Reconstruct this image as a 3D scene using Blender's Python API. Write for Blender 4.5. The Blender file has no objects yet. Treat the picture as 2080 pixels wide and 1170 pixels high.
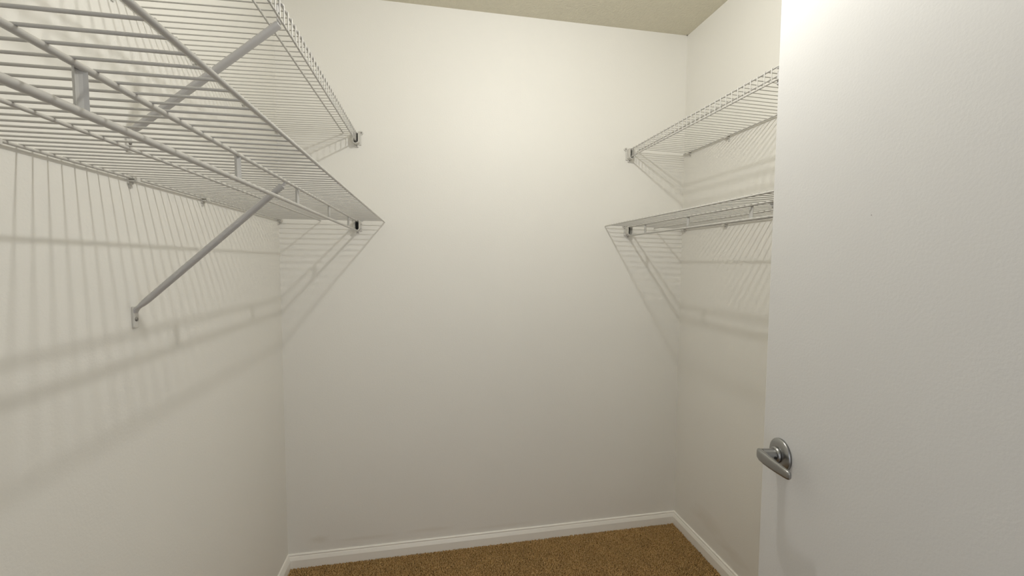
import bpy, math, random
import numpy as np
from mathutils import Matrix, Vector

SC = bpy.context.scene
COL = SC.collection
random.seed(7)
rng = np.random.default_rng(7)

# ------------------------------------------------------------------ camera
FPX, YAW, PITCH, ROLL = 862.63, 0.1886, -0.0593, 0.0050
CAM = Vector((0.6198, -1.9292, 1.3383))
cy, sy, cp, sp = math.cos(YAW), math.sin(YAW), math.cos(PITCH), math.sin(PITCH)
fw = Vector((sy * cp, cy * cp, sp)); rt = Vector((cy, -sy, 0)); up = rt.cross(fw)
cr, sr = math.cos(ROLL), math.sin(ROLL)
r2 = cr * rt + sr * up; u2 = -sr * rt + cr * up
cam = bpy.data.cameras.new('camera')
cam.sensor_fit = 'HORIZONTAL'; cam.sensor_width = 36.0
cam.lens = FPX / 2080.0 * 36.0
cam.clip_start = 0.01
camo = bpy.data.objects.new('camera', cam); COL.objects.link(camo)
M = Matrix((r2, u2, -fw)).transposed().to_4x4(); M.translation = CAM
camo.matrix_world = M
SC.camera = camo

# ------------------------------------------------------------------ world, light, exposure
BULB_WATTS = 16.4
BULB_COLOR = (1.0, 0.99, 0.945)
SKY_COLOR = (0.91, 0.93, 1.0)
SKY_STRENGTH = 0.15
FILL_WATTS = 20.5
w = bpy.data.worlds.new('daylight'); SC.world = w; w.use_nodes = True
bg = w.node_tree.nodes['Background']
bg.inputs[0].default_value = (*SKY_COLOR, 1); bg.inputs[1].default_value = SKY_STRENGTH
SC.view_settings.view_transform = 'Standard'
SC.view_settings.look = 'None'
SC.view_settings.gamma = 1.0
SC.view_settings.exposure = 0.31
SC.view_settings.use_curve_mapping = False
w.cycles.sampling_method = 'NONE'      # the even sky is met by bounced rays; direct sampling goes to the bulb
SC.cycles.use_adaptive_sampling = False
SC.cycles.max_bounces = 16
SC.cycles.diffuse_bounces = 12
SC.cycles.sample_clamp_indirect = 6.0

LX, LY, LZ = 1.011, -1.069, 2.238     # the bulb's filament
pl = bpy.data.lights.new('bulb_light', 'POINT'); pl.energy = BULB_WATTS; pl.color = BULB_COLOR; pl.shadow_soft_size = 0.023
plo = bpy.data.objects.new('bulb_light', pl); COL.objects.link(plo); plo.location = (LX, LY, LZ)

# added unseen area fill behind the camera, standing in for daylight through the doorway
wl = bpy.data.lights.new('doorway_fill', 'AREA'); wl.shape = 'RECTANGLE'; wl.size = 3.4; wl.size_y = 2.0
wl.energy = FILL_WATTS; wl.color = SKY_COLOR
wlo = bpy.data.objects.new('doorway_fill', wl); COL.objects.link(wlo)
wlo.location = (0.60, -3.35, 1.12); wlo.rotation_euler = (math.radians(90), 0, 0)

# ------------------------------------------------------------------ room numbers (metres)
W, H = 1.8471, 2.44           # closet width and ceiling height; back wall at y = 0, left wall at x = 0
YF = -1.900                   # inner face of the front wall, with the doorway in it
TF = 0.115
DOOR_L, DOOR_R, DOOR_H = 0.395, 1.205, 2.06

# ------------------------------------------------------------------ materials
def node(nt, kind, **kw):
    n = nt.nodes.new(kind)
    for k, v in kw.items():
        if k in n.inputs: n.inputs[k].default_value = v
        else: setattr(n, k, v)
    return n

def material(name, color, rough=0.5, metallic=0.0, var=0.0, var_scale=4.0, bump=0.0, bump_scale=200.0,
             bump_dist=0.001, color2=None, ior=None):
    m = bpy.data.materials.new(name); m.use_nodes = True
    nt = m.node_tree; b = nt.nodes['Principled BSDF']
    b.inputs['Base Color'].default_value = (*color, 1)
    b.inputs['Roughness'].default_value = rough
    b.inputs['Metallic'].default_value = metallic
    if ior: b.inputs['IOR'].default_value = ior
    tc = node(nt, 'ShaderNodeTexCoord')
    if var > 0:
        nz = node(nt, 'ShaderNodeTexNoise', Scale=var_scale, Detail=4.0, Roughness=0.6)
        nt.links.new(tc.outputs['Object'], nz.inputs['Vector'])
        rp = node(nt, 'ShaderNodeValToRGB')
        c2 = color2 or tuple(c * (1 - var) for c in color)
        rp.color_ramp.elements[0].position = 0.3; rp.color_ramp.elements[1].position = 0.7
        rp.color_ramp.elements[0].color = (*c2, 1); rp.color_ramp.elements[1].color = (*color, 1)
        nt.links.new(nz.outputs['Fac'], rp.inputs['Fac'])
        nt.links.new(rp.outputs['Color'], b.inputs['Base Color'])
    if bump > 0:
        nb = node(nt, 'ShaderNodeTexNoise', Scale=bump_scale, Detail=3.0, Roughness=0.55)
        nt.links.new(tc.outputs['Object'], nb.inputs['Vector'])
        bp = node(nt, 'ShaderNodeBump', Strength=bump, Distance=bump_dist)
        nt.links.new(nb.outputs['Fac'], bp.inputs['Height'])
        nt.links.new(bp.outputs['Normal'], b.inputs['Normal'])
    return m

def add_marks(m, marks):
    """small dirt or wear marks at fixed places: (centre, half sizes, colour, strength)"""
    nt = m.node_tree; b = nt.nodes['Principled BSDF']
    tc = node(nt, 'ShaderNodeTexCoord')
    for c, h, col, amt in marks:
        mp = node(nt, 'ShaderNodeMapping'); mp.vector_type = 'TEXTURE'
        mp.inputs['Location'].default_value = c
        mp.inputs['Scale'].default_value = h
        nt.links.new(tc.outputs['Object'], mp.inputs['Vector'])
        nz = node(nt, 'ShaderNodeTexNoise', Scale=1.7, Detail=3.0)
        nt.links.new(mp.outputs['Vector'], nz.inputs['Vector'])
        ln = node(nt, 'ShaderNodeVectorMath', operation='LENGTH')
        nt.links.new(mp.outputs['Vector'], ln.inputs[0])
        ad = node(nt, 'ShaderNodeMath', operation='ADD')
        nt.links.new(ln.outputs['Value'], ad.inputs[0]); nt.links.new(nz.outputs['Fac'], ad.inputs[1])
        mr = node(nt, 'ShaderNodeMapRange')
        mr.inputs['From Min'].default_value = 0.75; mr.inputs['From Max'].default_value = 1.5
        mr.inputs['To Min'].default_value = amt; mr.inputs['To Max'].default_value = 0.0
        nt.links.new(ad.outputs[0], mr.inputs['Value'])
        mx = node(nt, 'ShaderNodeMix', data_type='RGBA')
        nt.links.new(mr.outputs['Result'], mx.inputs['Factor'])
        src = b.inputs['Base Color'].links[0].from_socket if b.inputs['Base Color'].links else None
        if src: nt.links.new(src, mx.inputs['A'])
        else: mx.inputs['A'].default_value = b.inputs['Base Color'].default_value
        mx.inputs['B'].default_value = (*col, 1)
        nt.links.new(mx.outputs['Result'], b.inputs['Base Color'])

WALLC = (0.80, 0.790, 0.754)
mat_wall_back = material('wall_paint_back', WALLC, 0.55, var=0.018, var_scale=2.2, bump=0.25, bump_scale=170, bump_dist=0.0012)
mat_wall = material('wall_paint', WALLC, 0.55, var=0.018, var_scale=2.2, bump=0.25, bump_scale=170, bump_dist=0.0012)
mat_wall_right = material('wall_paint_right', WALLC, 0.55, var=0.018, var_scale=2.2, bump=0.25, bump_scale=170, bump_dist=0.0012)
SM = (0.58, 0.53, 0.44)
add_marks(mat_wall_back, [((0.13, 0, 0.115), (0.05, 0.2, 0.022), SM, 0.30), ((0.33, 0, 0.10), (0.16, 0.2, 0.012), SM, 0.22),
                          ((0.62, 0, 0.105), (0.13, 0.2, 0.014), SM, 0.22), ((0.95, 0, 0.085), (0.2, 0.2, 0.012), SM, 0.15)])
add_marks(mat_wall_right, [((W, -0.25, 0.17), (0.2, 0.13, 0.05), SM, 0.22), ((W, -0.42, 0.13), (0.2, 0.12, 0.03), SM, 0.22)])
mat_ceiling = material('ceiling_texture', (0.68, 0.645, 0.53), 0.9, var=0.05, var_scale=60, bump=0.65, bump_scale=105, bump_dist=0.005)
mat_trim = material('trim_paint', (0.88, 0.865, 0.82), 0.35, bump=0.1, bump_scale=60, bump_dist=0.0006)
mat_door = material('door_paint', (0.685, 0.685, 0.685), 0.42, var=0.02, var_scale=3, bump=0.22, bump_scale=210, bump_dist=0.001)
mat_floor = material('carpet_backing', (0.20, 0.12, 0.05), 1.0, var=0.5, var_scale=140, bump=0.8, bump_scale=220, bump_dist=0.006)
mat_wire = material('white_vinyl_wire', (0.53, 0.52, 0.495), 0.28, var=0.03, var_scale=30)
mat_brace = material('painted_steel_brace', (0.53, 0.525, 0.525), 0.40, var=0.03, var_scale=25)
mat_strap = material('strap_steel', (0.49, 0.485, 0.47), 0.42, var=0.03, var_scale=40)
mat_plastic = material('white_plastic', (0.62, 0.61, 0.58), 0.42, var=0.02, var_scale=40)
mat_screw = material('zinc_screw', (0.30, 0.29, 0.27), 0.45, metallic=0.8, var=0.1, var_scale=300)
mat_nickel = material('satin_nickel', (0.365, 0.365, 0.362), 0.34, metallic=1.0, var=0.05, var_scale=60, bump=0.05, bump_scale=400, bump_dist=0.0003)
mat_dark = material('near_black', (0.02, 0.02, 0.018), 0.6, var=0.1)
mat_porcelain = material('porcelain', (0.82, 0.81, 0.78), 0.25, var=0.01)
mat_hinge = material('hinge_steel', (0.5, 0.49, 0.46), 0.35, metallic=1.0, var=0.05)

mat_bulb = bpy.data.materials.new('clear_bulb_glass'); mat_bulb.use_nodes = True
nt = mat_bulb.node_tree; nt.nodes.clear()
tr = node(nt, 'ShaderNodeBsdfTransparent'); gl = node(nt, 'ShaderNodeBsdfGlossy', Roughness=0.05)
mxs = node(nt, 'ShaderNodeMixShader', Fac=0.04)
ou = node(nt, 'ShaderNodeOutputMaterial')
nt.links.new(tr.outputs[0], mxs.inputs[1]); nt.links.new(gl.outputs[0], mxs.inputs[2]); nt.links.new(mxs.outputs[0], ou.inputs['Surface'])

def carpet_material():
    m = bpy.data.materials.new('carpet_yarn'); m.use_nodes = True
    nt = m.node_tree; b = nt.nodes['Principled BSDF']
    b.inputs['Roughness'].default_value = 1.0
    b.inputs['Specular IOR Level'].default_value = 0.1
    tc = node(nt, 'ShaderNodeTexCoord')
    n1 = node(nt, 'ShaderNodeTexNoise', Scale=190.0, Detail=2.0, Roughness=0.7)
    n2 = node(nt, 'ShaderNodeTexNoise', Scale=14.0, Detail=3.0)
    for n in (n1, n2): nt.links.new(tc.outputs['Object'], n.inputs['Vector'])
    rp = node(nt, 'ShaderNodeValToRGB')
    e = rp.color_ramp.elements
    e[0].position = 0.34; e[0].color = (0.215, 0.118, 0.036, 1)
    e[1].position = 0.66; e[1].color = (0.74, 0.52, 0.27, 1)
    k = e.new(0.5); k.color = (0.54, 0.345, 0.145, 1)
    nt.links.new(n1.outputs['Fac'], rp.inputs['Fac'])
    mx = node(nt, 'ShaderNodeMix', data_type='RGBA', blend_type='MULTIPLY')
    mx.inputs['Factor'].default_value = 0.5
    rp2 = node(nt, 'ShaderNodeValToRGB')
    rp2.color_ramp.elements[0].position = 0.35; rp2.color_ramp.elements[0].color = (0.75, 0.75, 0.75, 1)
    rp2.color_ramp.elements[1].position = 0.65; rp2.color_ramp.elements[1].color = (1, 1, 1, 1)
    nt.links.new(n2.outputs['Fac'], rp2.inputs['Fac'])
    nt.links.new(rp.outputs['Color'], mx.inputs['A']); nt.links.new(rp2.outputs['Color'], mx.inputs['B'])
    nt.links.new(mx.outputs['Result'], b.inputs['Base Color'])
    return m
mat_carpet = carpet_material()

# ------------------------------------------------------------------ mesh helpers
class MB:
    def __init__(self): self.v = []; self.f = []; self.smooth = []
    def add(self, vs, fs, smooth=False):
        o = len(self.v); self.v += [tuple(v) for v in vs]
        self.f += [tuple(i + o for i in f) for f in fs]; self.smooth += [smooth] * len(fs)
        return self
    def box(self, a, b):
        x0, y0, z0 = a; x1, y1, z1 = b
        return self.add([(x0,y0,z0),(x1,y0,z0),(x1,y1,z0),(x0,y1,z0),(x0,y0,z1),(x1,y0,z1),(x1,y1,z1),(x0,y1,z1)],
                 [(0,3,2,1),(4,5,6,7),(0,1,5,4),(1,2,6,5),(2,3,7,6),(3,0,4,7)])
    def sweep(self, pts, radii, n=8, ref=None, caps=True, power=None):
        """tube through pts; radii: one number, or per point (ra, rb) pairs: ra along the frame's first axis, rb along the second"""
        pts = [Vector(p) for p in pts]; rings = []
        k = len(pts)
        if not isinstance(radii, (list, tuple)): radii = [(radii, radii)] * k
        radii = [(r, r) if not isinstance(r, (list, tuple)) else r for r in radii]
        a = Vector(ref) if ref is not None else None
        for i, p in enumerate(pts):
            t = (pts[min(i+1, k-1)] - pts[max(i-1, 0)]).normalized()
            if i in (0, k-1) or True:
                d1 = (pts[i] - pts[i-1]).normalized() if i > 0 else t
                d2 = (pts[i+1] - pts[i]).normalized() if i < k-1 else t
                t = (d1 + d2).normalized()
            if a is None: a = Vector((0, 0, 1)) if abs(t.z) < 0.9 else Vector((0, 1, 0))
            e1 = (a - t * a.dot(t)).normalized(); e2 = t.cross(e1); a = e1 if ref is None else Vector(ref)
            d2c = max(0.3, (d1.dot(t)))
            ring = []
            for j in range(n):
                th = 2 * math.pi * (j + 0.5) / n
                c, s = math.cos(th), math.sin(th)
                if power: c = math.copysign(abs(c) ** power, c); s = math.copysign(abs(s) ** power, s)
                ring.append(p + e1 * (radii[i][0] * c) + e2 * (radii[i][1] * s))
            rings.append(ring)
        vs = [v for r in rings for v in r]; fs = []
        for i in range(k - 1):
            for j in range(n):
                q = (j + 1) % n
                fs.append((i*n+j, i*n+q, (i+1)*n+q, (i+1)*n+j))
        self.add(vs, fs, True)
        if caps:
            self.add(rings[0][::-1], [tuple(range(n))]); self.add(rings[-1], [tuple(range(n))])
        return self
    def lathe(self, origin, axis, prof, n=24):
        """prof: list of (distance along axis, radius)"""
        ax = Vector(axis).normalized(); o = Vector(origin)
        a = Vector((0, 0, 1)) if abs(ax.z) < 0.9 else Vector((1, 0, 0))
        e1 = (a - ax * a.dot(ax)).normalized(); e2 = ax.cross(e1)
        vs = []; fs = []
        for d, r in prof:
            for j in range(n):
                th = 2 * math.pi * j / n
                vs.append(o + ax * d + e1 * (r * math.cos(th)) + e2 * (r * math.sin(th)))
        for i in range(len(prof) - 1):
            for j in range(n):
                q = (j + 1) % n
                fs.append((i*n+j, i*n+q, (i+1)*n+q, (i+1)*n+j))
        fs.append(tuple(range(n))[::-1]); fs.append(tuple((len(prof)-1)*n + j for j in range(n)))
        return self.add(vs, fs, True)
    def extrude(self, prof, place, n_ends=True):
        """prof: closed list of 2-D points; place: two functions mapping a 2-D point to 3-D (start, end)"""
        k = len(prof)
        vs = [place[0](*q) for q in prof] + [place[1](*q) for q in prof]
        fs = [(i, (i+1) % k, k + (i+1) % k, k + i) for i in range(k)]
        fs += [tuple(range(k))[::-1], tuple(range(k, 2*k))]
        return self.add(vs, fs)
    def mesh(self, name, mat):
        me = bpy.data.meshes.new(name)
        me.from_pydata([tuple(v) for v in self.v], [], self.f); me.update()
        import bmesh
        bm = bmesh.new(); bm.from_mesh(me)
        bmesh.ops.recalc_face_normals(bm, faces=bm.faces); bm.to_mesh(me); bm.free()
        me.polygons.foreach_set('use_smooth', self.smooth)
        me.materials.append(mat)
        return me
    def obj(self, name, mat, parent=None, bevel=0.0, seg=2, loc=None):
        o = bpy.data.objects.new(name, self.mesh(name, mat)); COL.objects.link(o)
        if loc is not None: o.location = loc
        if parent is not None: o.parent = parent
        if bevel > 0:
            md = o.modifiers.new('bevel', 'BEVEL'); md.width = bevel; md.segments = seg; md.limit_method = 'ANGLE'
        return o

def thing(name, loc, label, cat, group=None):
    o = bpy.data.objects.new(name, None); COL.objects.link(o); o.location = loc
    o.empty_display_size = 0.05
    o['label'] = label; o['category'] = cat
    if group: o['group'] = group
    return o

def structure(o, label=None, cat=None):
    o['kind'] = 'structure'
    if label: o['label'] = label
    if cat: o['category'] = cat
    return o

# ------------------------------------------------------------------ room shell
T = 0.10
structure(MB().box((-T, 0, 0), (W + T, T, H)).obj('wall_back', mat_wall_back), 'plain off-white painted back wall of the closet', 'wall')
structure(MB().box((-T, YF - TF, 0), (0, 0, H)).obj('wall_left', mat_wall), 'off-white left wall under the wire shelves with striped shadows', 'wall')
structure(MB().box((W, YF - TF, 0), (W + T, 0, H)).obj('wall_right', mat_wall_right), 'off-white right wall behind the open white door', 'wall')
mb = MB()
mb.box((0, YF - TF, 0), (DOOR_L - 0.02, YF, H)); mb.box((DOOR_R + 0.02, YF - TF, 0), (W, YF, H))
mb.box((DOOR_L - 0.02, YF - TF, DOOR_H + 0.02), (DOOR_R + 0.02, YF, H))
structure(mb.obj('wall_front', mat_wall), 'off-white front wall around the closet doorway', 'wall')
structure(MB().box((-T, YF - TF, H), (W + T, T, H + 0.08)).obj('ceiling', mat_ceiling), 'textured beige ceiling of the closet', 'ceiling')
structure(MB().box((-T, -3.4, -0.06), (W + T, T, 0.0)).obj('floor', mat_floor), 'floor under the brown carpet', 'floor')

# door lining and casing of the doorway
mb = MB()
mb.box((DOOR_L - 0.02, YF - TF, 0), (DOOR_L, YF, DOOR_H + 0.02))
mb.box((DOOR_R, YF - TF, 0), (DOOR_R + 0.02, YF, DOOR_H + 0.02))
mb.box((DOOR_L, YF - TF, DOOR_H), (DOOR_R, YF, DOOR_H + 0.02))
structure(mb.obj('trim_1', mat_trim), 'white door lining of the closet doorway', 'trim')

# baseboards: a bead, a groove, a slanted band and a flat face
BT, HB = 0.0125, 0.0644
PROF = [(0, 0), (BT, 0), (BT, 0.040), (0.0105, 0.0455), (0.0075, 0.0535), (0.0060, 0.0555), (0.0058, 0.0570),
        (0.0064, 0.0590), (0.0064, 0.0612), (0.0040, 0.0640), (0, HB)]
def baseboard(name, a, b, label):
    o = MB().extrude(PROF, (a, b)).obj(name, mat_trim)
    structure(o, label, 'baseboard')
baseboard('baseboard_back', lambda d, z: (d, -d, z), lambda d, z: (W - d, -d, z), 'white moulded baseboard along the back wall')
baseboard('baseboard_left', lambda d, z: (d, -d, z), lambda d, z: (d, YF + d, z), 'white moulded baseboard along the left wall')
baseboard('baseboard_right', lambda d, z: (W - d, -d, z), lambda d, z: (W - d, YF + d, z), 'white moulded baseboard along the right wall')

# carpet: cut pile of short leaning tufts
def carpet():
    step = 0.0049
    xs = np.arange(0.014, W - 0.012, step); ys = np.arange(-1.35, -0.012, step)
    X, Y = np.meshgrid(xs, ys); X = X.ravel(); Y = Y.ravel(); n = len(X)
    X = X + rng.uniform(-.45, .45, n) * step; Y = Y + rng.uniform(-.45, .45, n) * step
    X = np.clip(X, BT + 0.003, W - BT - 0.003); Y = np.minimum(Y, -BT - 0.003)
    hgt = rng.uniform(0.0055, 0.0090, n); r = rng.uniform(0.0021, 0.0034, n)
    lx = rng.normal(0, .0024, n); ly = rng.normal(0, .0024, n); ph = rng.uniform(0, 2*np.pi, n)
    V = np.zeros((n, 7, 3)); 
    for j in range(3):
        a = ph + j * 2*np.pi/3
        V[:, j, 0] = X + r*np.cos(a); V[:, j, 1] = Y + r*np.sin(a); V[:, j, 2] = 0.0
        V[:, 3+j, 0] = X + lx*.7 + .9*r*np.cos(a+.6); V[:, 3+j, 1] = Y + ly*.7 + .9*r*np.sin(a+.6); V[:, 3+j, 2] = hgt*.72
    V[:, 6, 0] = X + lx; V[:, 6, 1] = Y + ly; V[:, 6, 2] = hgt
    np.clip(V[:, :, 0], BT + .0005, W - BT - .0005, out=V[:, :, 0]); np.minimum(V[:, :, 1], -BT - .0005, out=V[:, :, 1])
    tri = np.array([(0,1,4),(0,4,3),(1,2,5),(1,5,4),(2,0,3),(2,3,5),(3,4,6),(4,5,6),(5,3,6)])
    F = (tri[None] + (np.arange(n)*7)[:, None, None]).reshape(-1, 3)
    me = bpy.data.meshes.new('carpet')
    me.vertices.add(n*7); me.vertices.foreach_set('co', V.ravel())
    me.loops.add(F.size); me.loops.foreach_set('vertex_index', F.ravel().astype(np.int32))
    me.polygons.add(len(F)); me.polygons.foreach_set('loop_start', np.arange(0, F.size, 3, dtype=np.int32))
    me.polygons.foreach_set('loop_total', np.full(len(F), 3, dtype=np.int32))
    me.polygons.foreach_set('use_smooth', np.ones(len(F), dtype=bool))
    me.update(calc_edges=True); me.validate(); me.materials.append(mat_carpet)
    o = bpy.data.objects.new('carpet', me); COL.objects.link(o)
    o['kind'] = 'stuff'; o['label'] = 'speckled brown cut-pile carpet covering the closet floor'; o['category'] = 'carpet'
carpet()

# ------------------------------------------------------------------ ceiling lamp: a bare bulb in a porcelain holder
lamp = thing('ceiling_lamp', (LX, LY, H), 'bare lit bulb in a white porcelain holder on the closet ceiling', 'lamp')
MB().lathe((0, 0, 0), (0, 0, -1), [(0, .062), (.006, .062), (.012, .056), (.030, .040), (.055, .030), (.085, .026), (.090, .020)], 28).obj('lamp_holder', mat_porcelain, lamp)
zc = H - LZ
MB().lathe((0, 0, 0), (0, 0, -1), [(.086, .0125), (zc - .036, .0125), (zc - .024, .0150)], 18).obj('bulb_neck', mat_porcelain, lamp)
RB = 0.030
prof = [(zc + RB * math.sin(t), RB * math.cos(t)) for t in [-1.05, -.8, -.5, -.25, 0, .25, .5, .75, 1.0, 1.25, 1.5]]
MB().lathe((0, 0, 0), (0, 0, -1), prof, 20).obj('light_bulb', mat_bulb, lamp)
plo.parent = lamp; plo.matrix_parent_inverse = Matrix.Translation((-LX, -LY, -H))

# ------------------------------------------------------------------ door, swung open past square
A = math.radians(10.0)
EX, EY = 1.337, -1.135
u = Vector((-math.sin(A), -math.cos(A), 0))     # from latch edge to hinge edge
nrm = Vector((-math.cos(A), math.sin(A), 0))    # out of the face seen
DW, DT, DZ0, DZ1 = 0.762, 0.035, 0.014, 2.045
door = bpy.data.objects.new('door_1', None)
Rm = Matrix((u, nrm, Vector((0, 0, 1)))).transposed().to_4x4()   # local x towards hinge, local y out of the face
bpy.data.objects.remove(door)
add_marks(mat_door, [((0.2477, 0, 1.4152), (0.0014, 0.1, 0.0014), (0.16, 0.14, 0.12), 0.8),
                     ((0.2356, 0, 1.1690), (0.0100, 0.1, 0.0012), (0.76, 0.76, 0.75), 0.6)])
mb = MB().box((0, -DT, DZ0), (DW, 0, DZ1))
door = mb.obj('door_1', mat_door, bevel=0.002)
Mx = Rm.copy(); Mx.translation = Vector((EX, EY, 0)); door.matrix_world = Mx
structure(door, 'flat white slab door standing open at right', 'door')

HS, HZ = 0.0620, 0.9472
handle = bpy.data.objects.new('door_handle', None); COL.objects.link(handle); handle.parent = door
handle.location = (HS, 0, HZ); handle['label'] = 'satin nickel lever handle on a round rose'
MB().lathe((0, 0, 0), (0, 1, 0), [(0, .0324), (.0042, .0324), (.0056, .0314), (.0076, .0272), (.0084, .0256), (.0092, .0200), (.0096, .0160)], 40).obj('rosette', mat_nickel, handle)
MB().lathe((0, 0.0095, 0), (0, 1, 0), [(0, .0160), (.0035, .0160), (.0060, .0150), (.0068, .0136), (.0070, .0125)], 28).obj('collar', mat_nickel, handle)
# lever: neck straight out, then a flattened grip running towards the hinge
neck = MB()
neck.sweep([(0, .014, 0), (0, .022, 0), (0, .031, 0), (0.0005, .040, 0)], [(.0116, .0116)] * 4, 20, ref=(0, 0, 1))
neck.obj('neck', mat_nickel, handle)
def grip():
    pts = []; rad = []
    path = [(-.0122, .0392), (-.0108, .0400), (-.0055, .0420), (.004, .0440), (.018, .0452), (.036, .0452), (.056, .0442), (.072, .0426), (.0805, .0414), (.0850, .0406), (.0872, .0402)]
    hh = [.0056, .0082, .0104, .0116, .0117, .0111, .0101, .0091, .0084, .0074, .0048]
    tt = [.0020, .0042, .0058, .0064, .0060, .0054, .0050, .0048, .0046, .0040, .0022]
    drop = [0, 0, 0, 0, -.0002, -.0006, -.0010, -.0014, -.0018, -.002, -.002]
    for (x, y), h, t, d in zip(path, hh, tt, drop):
        pts.append((x, y, d)); rad.append((h, t))
    return MB().sweep(pts, rad, 24, ref=(0, 0, 1), power=0.6)
grip().obj('lever', mat_nickel, handle)
so = MB().lathe((0.0113, .0200, -.0016), (0.985, 0, -0.17), [(0, .0028), (.0006, .0028)], 12).obj('set_screw', mat_dark, handle)
so['label'] = 'dark set screw hole under the neck'
# hinges on the far edge of the door
for z in (0.25, 1.03, 1.80):
    MB().lathe((DW + .004, .004, z - .045), (0, 0, 1), [(0, .006), (.09, .006)], 12).obj('hinge', mat_hinge, door)

# ------------------------------------------------------------------ wire shelves
PITCH_W = 0.0265
R_DECK = 0.00155
def bent(pts, r=0.004, k=4):
    """round the inner corners of a polyline"""
    pts = [Vector(p) for p in pts]; out = [pts[0]]
    for i in range(1, len(pts) - 1):
        a, b, c = pts[i-1], pts[i], pts[i+1]
        d1 = (a - b).normalized(); d2 = (c - b).normalized()
        rr = min(r, (a-b).length * .45, (c-b).length * .45)
        p0 = b + d1 * rr; p1 = b + d2 * rr
        for j in range(k + 1):
            t = j / k; out.append(p0 * (1-t)**2 + b * 2*t*(1-t) + p1 * t*t)
    out.append(pts[-1]); return out

def clip_mesh(s):
    """small plastic wall clip round the back rod; s = +1 shelf on the left wall"""
    m = MB()
    m.box((0, -.0075, -.012), (.004 * s, .0075, .010))
    m.box((0.004 * s, -.0075, -.0075), (.0165 * s, .0075, -.0045))
    m.box((0.0145 * s, -.0075, -.0075), (.0170 * s, .0075, .0015))
    m.box((0, -.0035, -.020), (.0028 * s, .0035, -.012))
    return m

def tab_mesh(s, z0, z1):
    """curled steel strap joining the front rail to the hanging rod"""
    m = MB(); k = 7; wd = .0078
    prof = []
    for i in range(k):
        t = -1 + 2*i/(k-1); prof.append((s * (-.0024 + .0046 * t * t), wd * t))
    inner = [(x - s * .0016, y * .9) for x, y in prof][::-1]
    ring = prof + inner
    m.extrude(ring, (lambda x, y: (x, y, z0), lambda x, y: (x, y, z1)))
    return m

def shelf_frame(name, label, s, x_wall):
    t = thing(name, (x_wall, 0, 0), label, 'shelf', 'white wire shelves on the side walls')
    return t

Y_NEAR = -1.885
def rod(shelf, name, x, z, r, y0=-0.006, y1=Y_NEAR, n=10, z2=None, label=None):
    o = MB().sweep([(x, y0, z), (x, y1, z if z2 is None else z2)], r, n, ref=(0, 0, 1)).obj(name, mat_wire, shelf)
    if label: o['label'] = label
    return o

def wires(shelf, pts, y_first, count):
    me = MB().sweep(pts, R_DECK, 8, ref=(0, 1, 0)).mesh('deck_wire', mat_wire)
    for i in range(count):
        y = y_first - PITCH_W * i
        if y < Y_NEAR: break
        o = bpy.data.objects.new('deck_wire', me); COL.objects.link(o); o.parent = shelf; o.location = (0, y, 0)

def clips(shelf, s, z, ys):
    me = clip_mesh(s).mesh('wall_clip', mat_plastic)
    for y in ys:
        o = bpy.data.objects.new('wall_clip', me); COL.objects.link(o); o.parent = shelf; o.location = (0, y, z)

def lower_shelf(s, x_wall, z_back, z_front, d_front, d_rail, d_mid, drop, y_first, tabs, clip_ys, label):
    sh = shelf_frame('wire_shelf', label, s, x_wall)
    zf = lambda d: z_back + (z_front - z_back) * d / d_front
    rod(sh, 'back_rod', s * .008, zf(.008), .0026)
    rod(sh, 'middle_rod', s * d_mid, zf(d_mid), .0027)
    rod(sh, 'rail', s * d_rail, zf(d_rail), .0034)
    rod(sh, 'front_rod', s * d_front, zf(d_front), .0029)
    zr = zf(d_rail) - drop
    hr = rod(sh, 'hanging_rod', s * d_rail, zr, .0041, label='thicker rod hung below the shelf for clothes hangers')
    dz = .0026 + R_DECK * .6
    wires(sh, [(s * .003, 0, zf(0) + dz), (s * (d_front + .0002), 0, zf(d_front) + dz)], y_first, 80)
    me = tab_mesh(s, zr + .002, zf(d_rail) - .001).mesh('strap', mat_strap)
    for y in tabs:
        o = bpy.data.objects.new('strap', me); COL.objects.link(o); o.parent = sh; o.location = (s * d_rail, y, 0)
    clips(sh, s, zf(.008), clip_ys)
    return sh

def upper_shelf(s, x_wall, z_back, z_2, d_2, z_top, d_top, z_bot, d_bot, y_first, clip_ys, label):
    sh = shelf_frame('wire_shelf', label, s, x_wall)
    rod(sh, 'back_rod', s * .008, z_back, .0026)
    rod(sh, 'deck_rod', s * d_2, z_2, .0025)
    rod(sh, 'lip_top_rod', s * (d_top - .004), z_top, .0026)
    rod(sh, 'lip_bottom_rod', s * (d_bot - .003), z_bot, .0026)
    dz = .0026 + R_DECK * .6
    wires(sh, bent([(s * .003, 0, z_back + dz), (s * d_2, 0, z_2 + dz), (s * d_top, 0, z_top + dz),
                    (s * d_bot, 0, z_bot - .003)], .004, 4), y_first, 80)
    clips(sh, s, z_back, clip_ys)
    return sh

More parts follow.
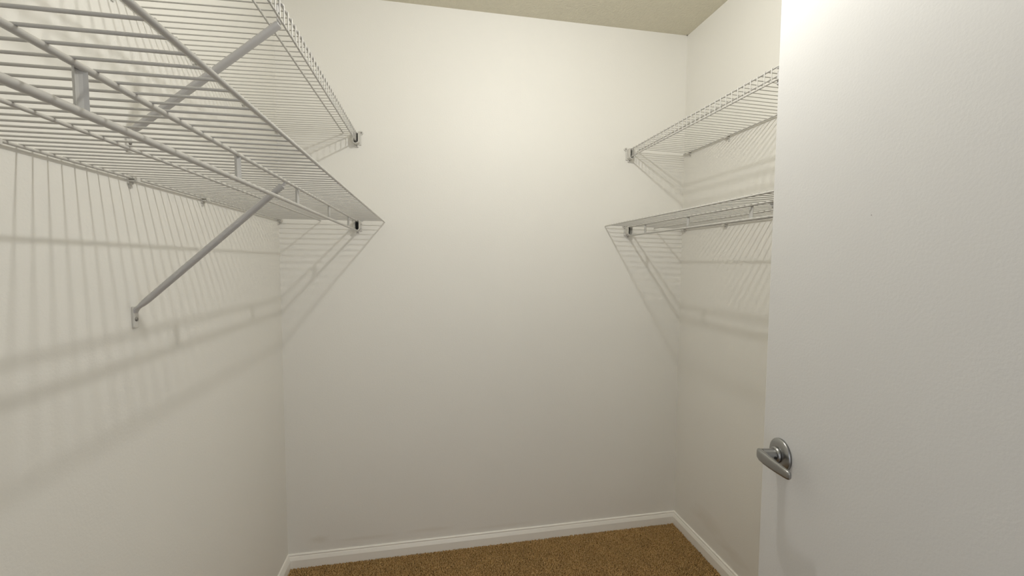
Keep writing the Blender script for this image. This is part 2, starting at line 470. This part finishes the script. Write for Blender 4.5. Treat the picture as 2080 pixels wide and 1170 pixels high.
lower_shelf(+1, 0, 1.511, 1.511, .4229, .3140, .1640, .0407, -0.0265,
            [-.222, -.536, -.850, -1.162, -1.477, -1.79], [-.012, -.299, -.605, -.894, -1.19, -1.49, -1.79],
            'large white wire shelf with hanging rod, lower on the left wall')
upper_shelf(+1, 0, 1.873, 1.8800, .2600, 1.8830, .3150, 1.8465, .3150, -0.0135,
            [-.02, -.32, -.62, -.92, -1.22, -1.52, -1.82],
            'white wire shelf with front lip, higher on the left wall')
lower_shelf(-1, W, 1.5065, 1.5151, .4077, .2915, .1540, .0413, -0.0200,
            [-.177, -.498, -.814, -1.13, -1.44, -1.75], [-.029, -.324, -.62, -.92, -1.22, -1.52, -1.82],
            'white wire shelf with hanging rod, lower on the right wall')
upper_shelf(-1, W, 1.870, 1.8755, .2500, 1.8765, .2985, 1.8415, .2985, -0.0290,
            [-.053, -.321, -.62, -.92, -1.22, -1.52, -1.82],
            'white wire shelf with front lip, higher on the right wall')

# ------------------------------------------------------------------ end brackets on the back wall
def end_bracket(x, z_bot, z_top, s, label, ear_left=False, inner=.0095):
    """U-shaped plastic saddle holding the shelf front; s = +1: ear with the screw on the +x side"""
    t = thing('end_bracket', (x, 0, z_bot), label, 'bracket', 'shelf end brackets on the back wall')
    h = z_top - z_bot; wl = .0032; dp = .034
    m = MB()
    # horseshoe wall extruded out from the back wall
    k = 8
    outer = [(inner + wl, h)] + [((inner + wl) * math.cos(-a) , inner + wl + (inner + wl) * math.sin(-a)) for a in [math.pi * i / k for i in range(k + 1)]] + [(-inner - wl, h)]
    inn = [(-inner, h)] + [(inner * math.cos(a), inner + wl + inner * math.sin(a)) for a in [math.pi + math.pi * i / k for i in range(k + 1)]] + [(inner, h)]
    n1 = len(outer)
    vs = []; fs = []
    for y in (0, -dp):
        for q in outer: vs.append((q[0], y, q[1]))
        for q in inn[::-1]: vs.append((q[0], y, q[1]))
    N = 2 * n1
    for i in range(n1 - 1):
        fs.append((i, i+1, N+i+1, N+i)); fs.append((n1+i, N+n1+i, N+n1+i+1, n1+i+1))
        fs.append((N+i, N+i+1, N+n1+i+1, N+n1+i))
    fs.append((0, N, N+n1, n1)); fs.append((n1-1, 2*n1-1, N+2*n1-1, N+n1-1))
    m.add(vs, fs)
    m.obj('saddle', mat_plastic, t)
    bp = MB()
    x0, x1 = sorted((-s * (inner + wl), s * (inner + wl + .006)))
    bp.box((x0, -.0045, .001), (x1, 0, h)); bp.obj('base_plate', mat_plastic, t, bevel=.0012)
    dr = MB().box((-inner + .0002, -.0062, .0045), (inner - .0002, -.0046, h - .0005)).obj('dark_plate', mat_dark, t)  # thin near-black plate, added so the cavity reads dark
    dr['label'] = 'near-black plate added to darken the bracket cavity'
    sides = (s, -s) if ear_left else (s,)
    for sd in sides:
        xe = sd * (inner + wl + .0068); ze = h + .0015
        e = MB()
        pts = [(xe - sd * .0075, ze - .0075), (xe, ze - .0075)] + [(xe + sd * .0075 * math.sin(a), ze - .0075 * math.cos(a)) for a in [math.pi * i / 6 for i in range(1, 6)]] + [(xe, ze + .0075), (xe - sd * .0075, ze + .0075)]
        e.extrude(pts, (lambda a, b: (a, 0, b), lambda a, b: (a, -.0060, b)))
        e.obj('ear', mat_plastic, t, bevel=.0008)
        MB().lathe((xe, -.0058, ze), (0, -1, 0), [(0, .0034), (.0012, .0034), (.0020, .0022)], 12).obj('screw', mat_screw, t)
    e = MB()
    e.box((-.007, -.0060, -.0085), (.007, 0, .004)); e.obj('lower_ear', mat_plastic, t, bevel=.001)
    MB().lathe((0, -.0058, -.0040), (0, -1, 0), [(0, .0026), (.0010, .0026), (.0016, .0016)], 10).obj('screw', mat_screw, t)
    return t
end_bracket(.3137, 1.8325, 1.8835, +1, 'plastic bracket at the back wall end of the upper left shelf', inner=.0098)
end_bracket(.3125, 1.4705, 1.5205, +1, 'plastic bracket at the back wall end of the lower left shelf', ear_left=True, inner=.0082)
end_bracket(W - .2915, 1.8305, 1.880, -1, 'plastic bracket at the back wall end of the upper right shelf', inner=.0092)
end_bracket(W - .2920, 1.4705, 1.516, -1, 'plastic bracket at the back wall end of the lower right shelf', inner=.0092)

# ------------------------------------------------------------------ support braces
def brace(x_wall, s, foot_y, foot_z, top, label, hook, hw=.0085):
    """flattened steel strut: foot plate on the wall, tube up to the shelf front; top = (distance from wall, y, z)"""
    t = thing('support_brace', (x_wall, foot_y, foot_z), label, 'brace', 'diagonal shelf braces')
    tx, ty, tz = s * top[0], top[1] - foot_y, top[2] - foot_z
    a = Vector((s * .010, 0, .004)); b = Vector((tx, ty, tz)); d = b - a
    pts = [a, a + d * .02, a + d * .05] + [a + d * f for f in (.3, .6, .9, .965, 1)]
    rad = [(hw, .0030), (hw, .0048), (hw, .0062)] + [(hw, .0064)] * 5
    MB().sweep(pts, rad, 16, ref=(0, 1, 0), power=.8).obj('tube', mat_brace, t)
    # foot plate, rounded at its lower end, with a lip bent up into the tube
    f = MB(); hw = .0080
    ol = [(-hw, .006), (-hw, -.036)] + [(-hw + .003 - .003 * math.cos(q), -.036 - .004 * math.sin(q)) for q in (.5, 1.0, 1.57)] + [(hw - .003 + .003 * math.cos(q), -.036 - .004 * math.sin(q)) for q in (1.57, 1.0, .5)] + [(hw, -.036), (hw, .006)]
    f.extrude(ol, (lambda y, z: (0, y, z), lambda y, z: (s * .0045, y, z)))
    f.obj('foot_plate', mat_plastic, t, bevel=.0012)
    br = MB().sweep([(s * .003, 0, -.008), (s * .0050, 0, -.001), (s * .0085, 0, .003), (s * .014, 0, .008)], [(.0078, .0025), (.0084, .0034), (.0084, .0034), (.0084, .0036)], 12, ref=(0, 1, 0), power=.8)
    br.obj('bend', mat_brace, t)
    MB().lathe((s * .0044, 0, -.021), (s, 0, 0), [(0, .0046), (.0010, .0046), (.0022, .0030)], 14).obj('screw', mat_screw, t)
    if hook == 'rail':
        MB().sweep(bent([(tx - s * .006, ty, tz - .005), (tx + s * .004, ty, tz + .002), (tx + s * .0065, ty, tz + .012)], .004, 3), [(.0080, .0018)] * 6, 10, ref=(0, 1, 0)).obj('hook', mat_brace, t)
    else:
        hgt = hook
        m = MB(); m.box((tx - .0012 + 0 * s, ty - .0085, tz - .004), (tx + .0012, ty + .0085, tz + hgt))
        m.obj('end_plate', mat_brace, t, bevel=.0005)
        MB().sweep(bent([(tx, ty, tz + hgt - .002), (tx + s * .001, ty, tz + hgt + .006), (tx + s * .010, ty, tz + hgt + .005)], .003, 3), [(.0045, .0012)] * 6, 8, ref=(0, 1, 0)).obj('hook', mat_brace, t)
        MB().lathe((tx + s * .001, ty, tz + hgt * .6), (s, 0, 0), [(0, .0030), (.0012, .0030)], 10).obj('hole', mat_dark, t)
    return t
brace(0, +1, -.899, 1.236, (.3080, -.930, 1.502), 'grey steel brace under the lower left shelf with screwed foot', 'rail')
brace(0, +1, -.893, 1.605, (.3060, -.922, 1.8395), 'grey steel brace behind the wires under the upper left shelf', .036, .0100)
brace(W, -1, -.889, 1.236, (.2860, -.889, 1.504), 'steel brace of the lower right shelf, mostly behind the door', 'rail')
brace(W, -1, -.889, 1.605, (.2900, -.897, 1.8350), 'steel brace of the upper right shelf, mostly behind the door', .030, .0100)

# speck of dirt in the far ceiling corner
sp_ = MB().lathe((W - .006, -.006, H - .001), (0.3, -0.3, -1), [(0, .0032), (.002, .0026), (.0032, .001)], 8).obj('paint_chip', mat_screw)
sp_['label'] = 'small dark chip in the far right ceiling corner'; sp_['category'] = 'chip'
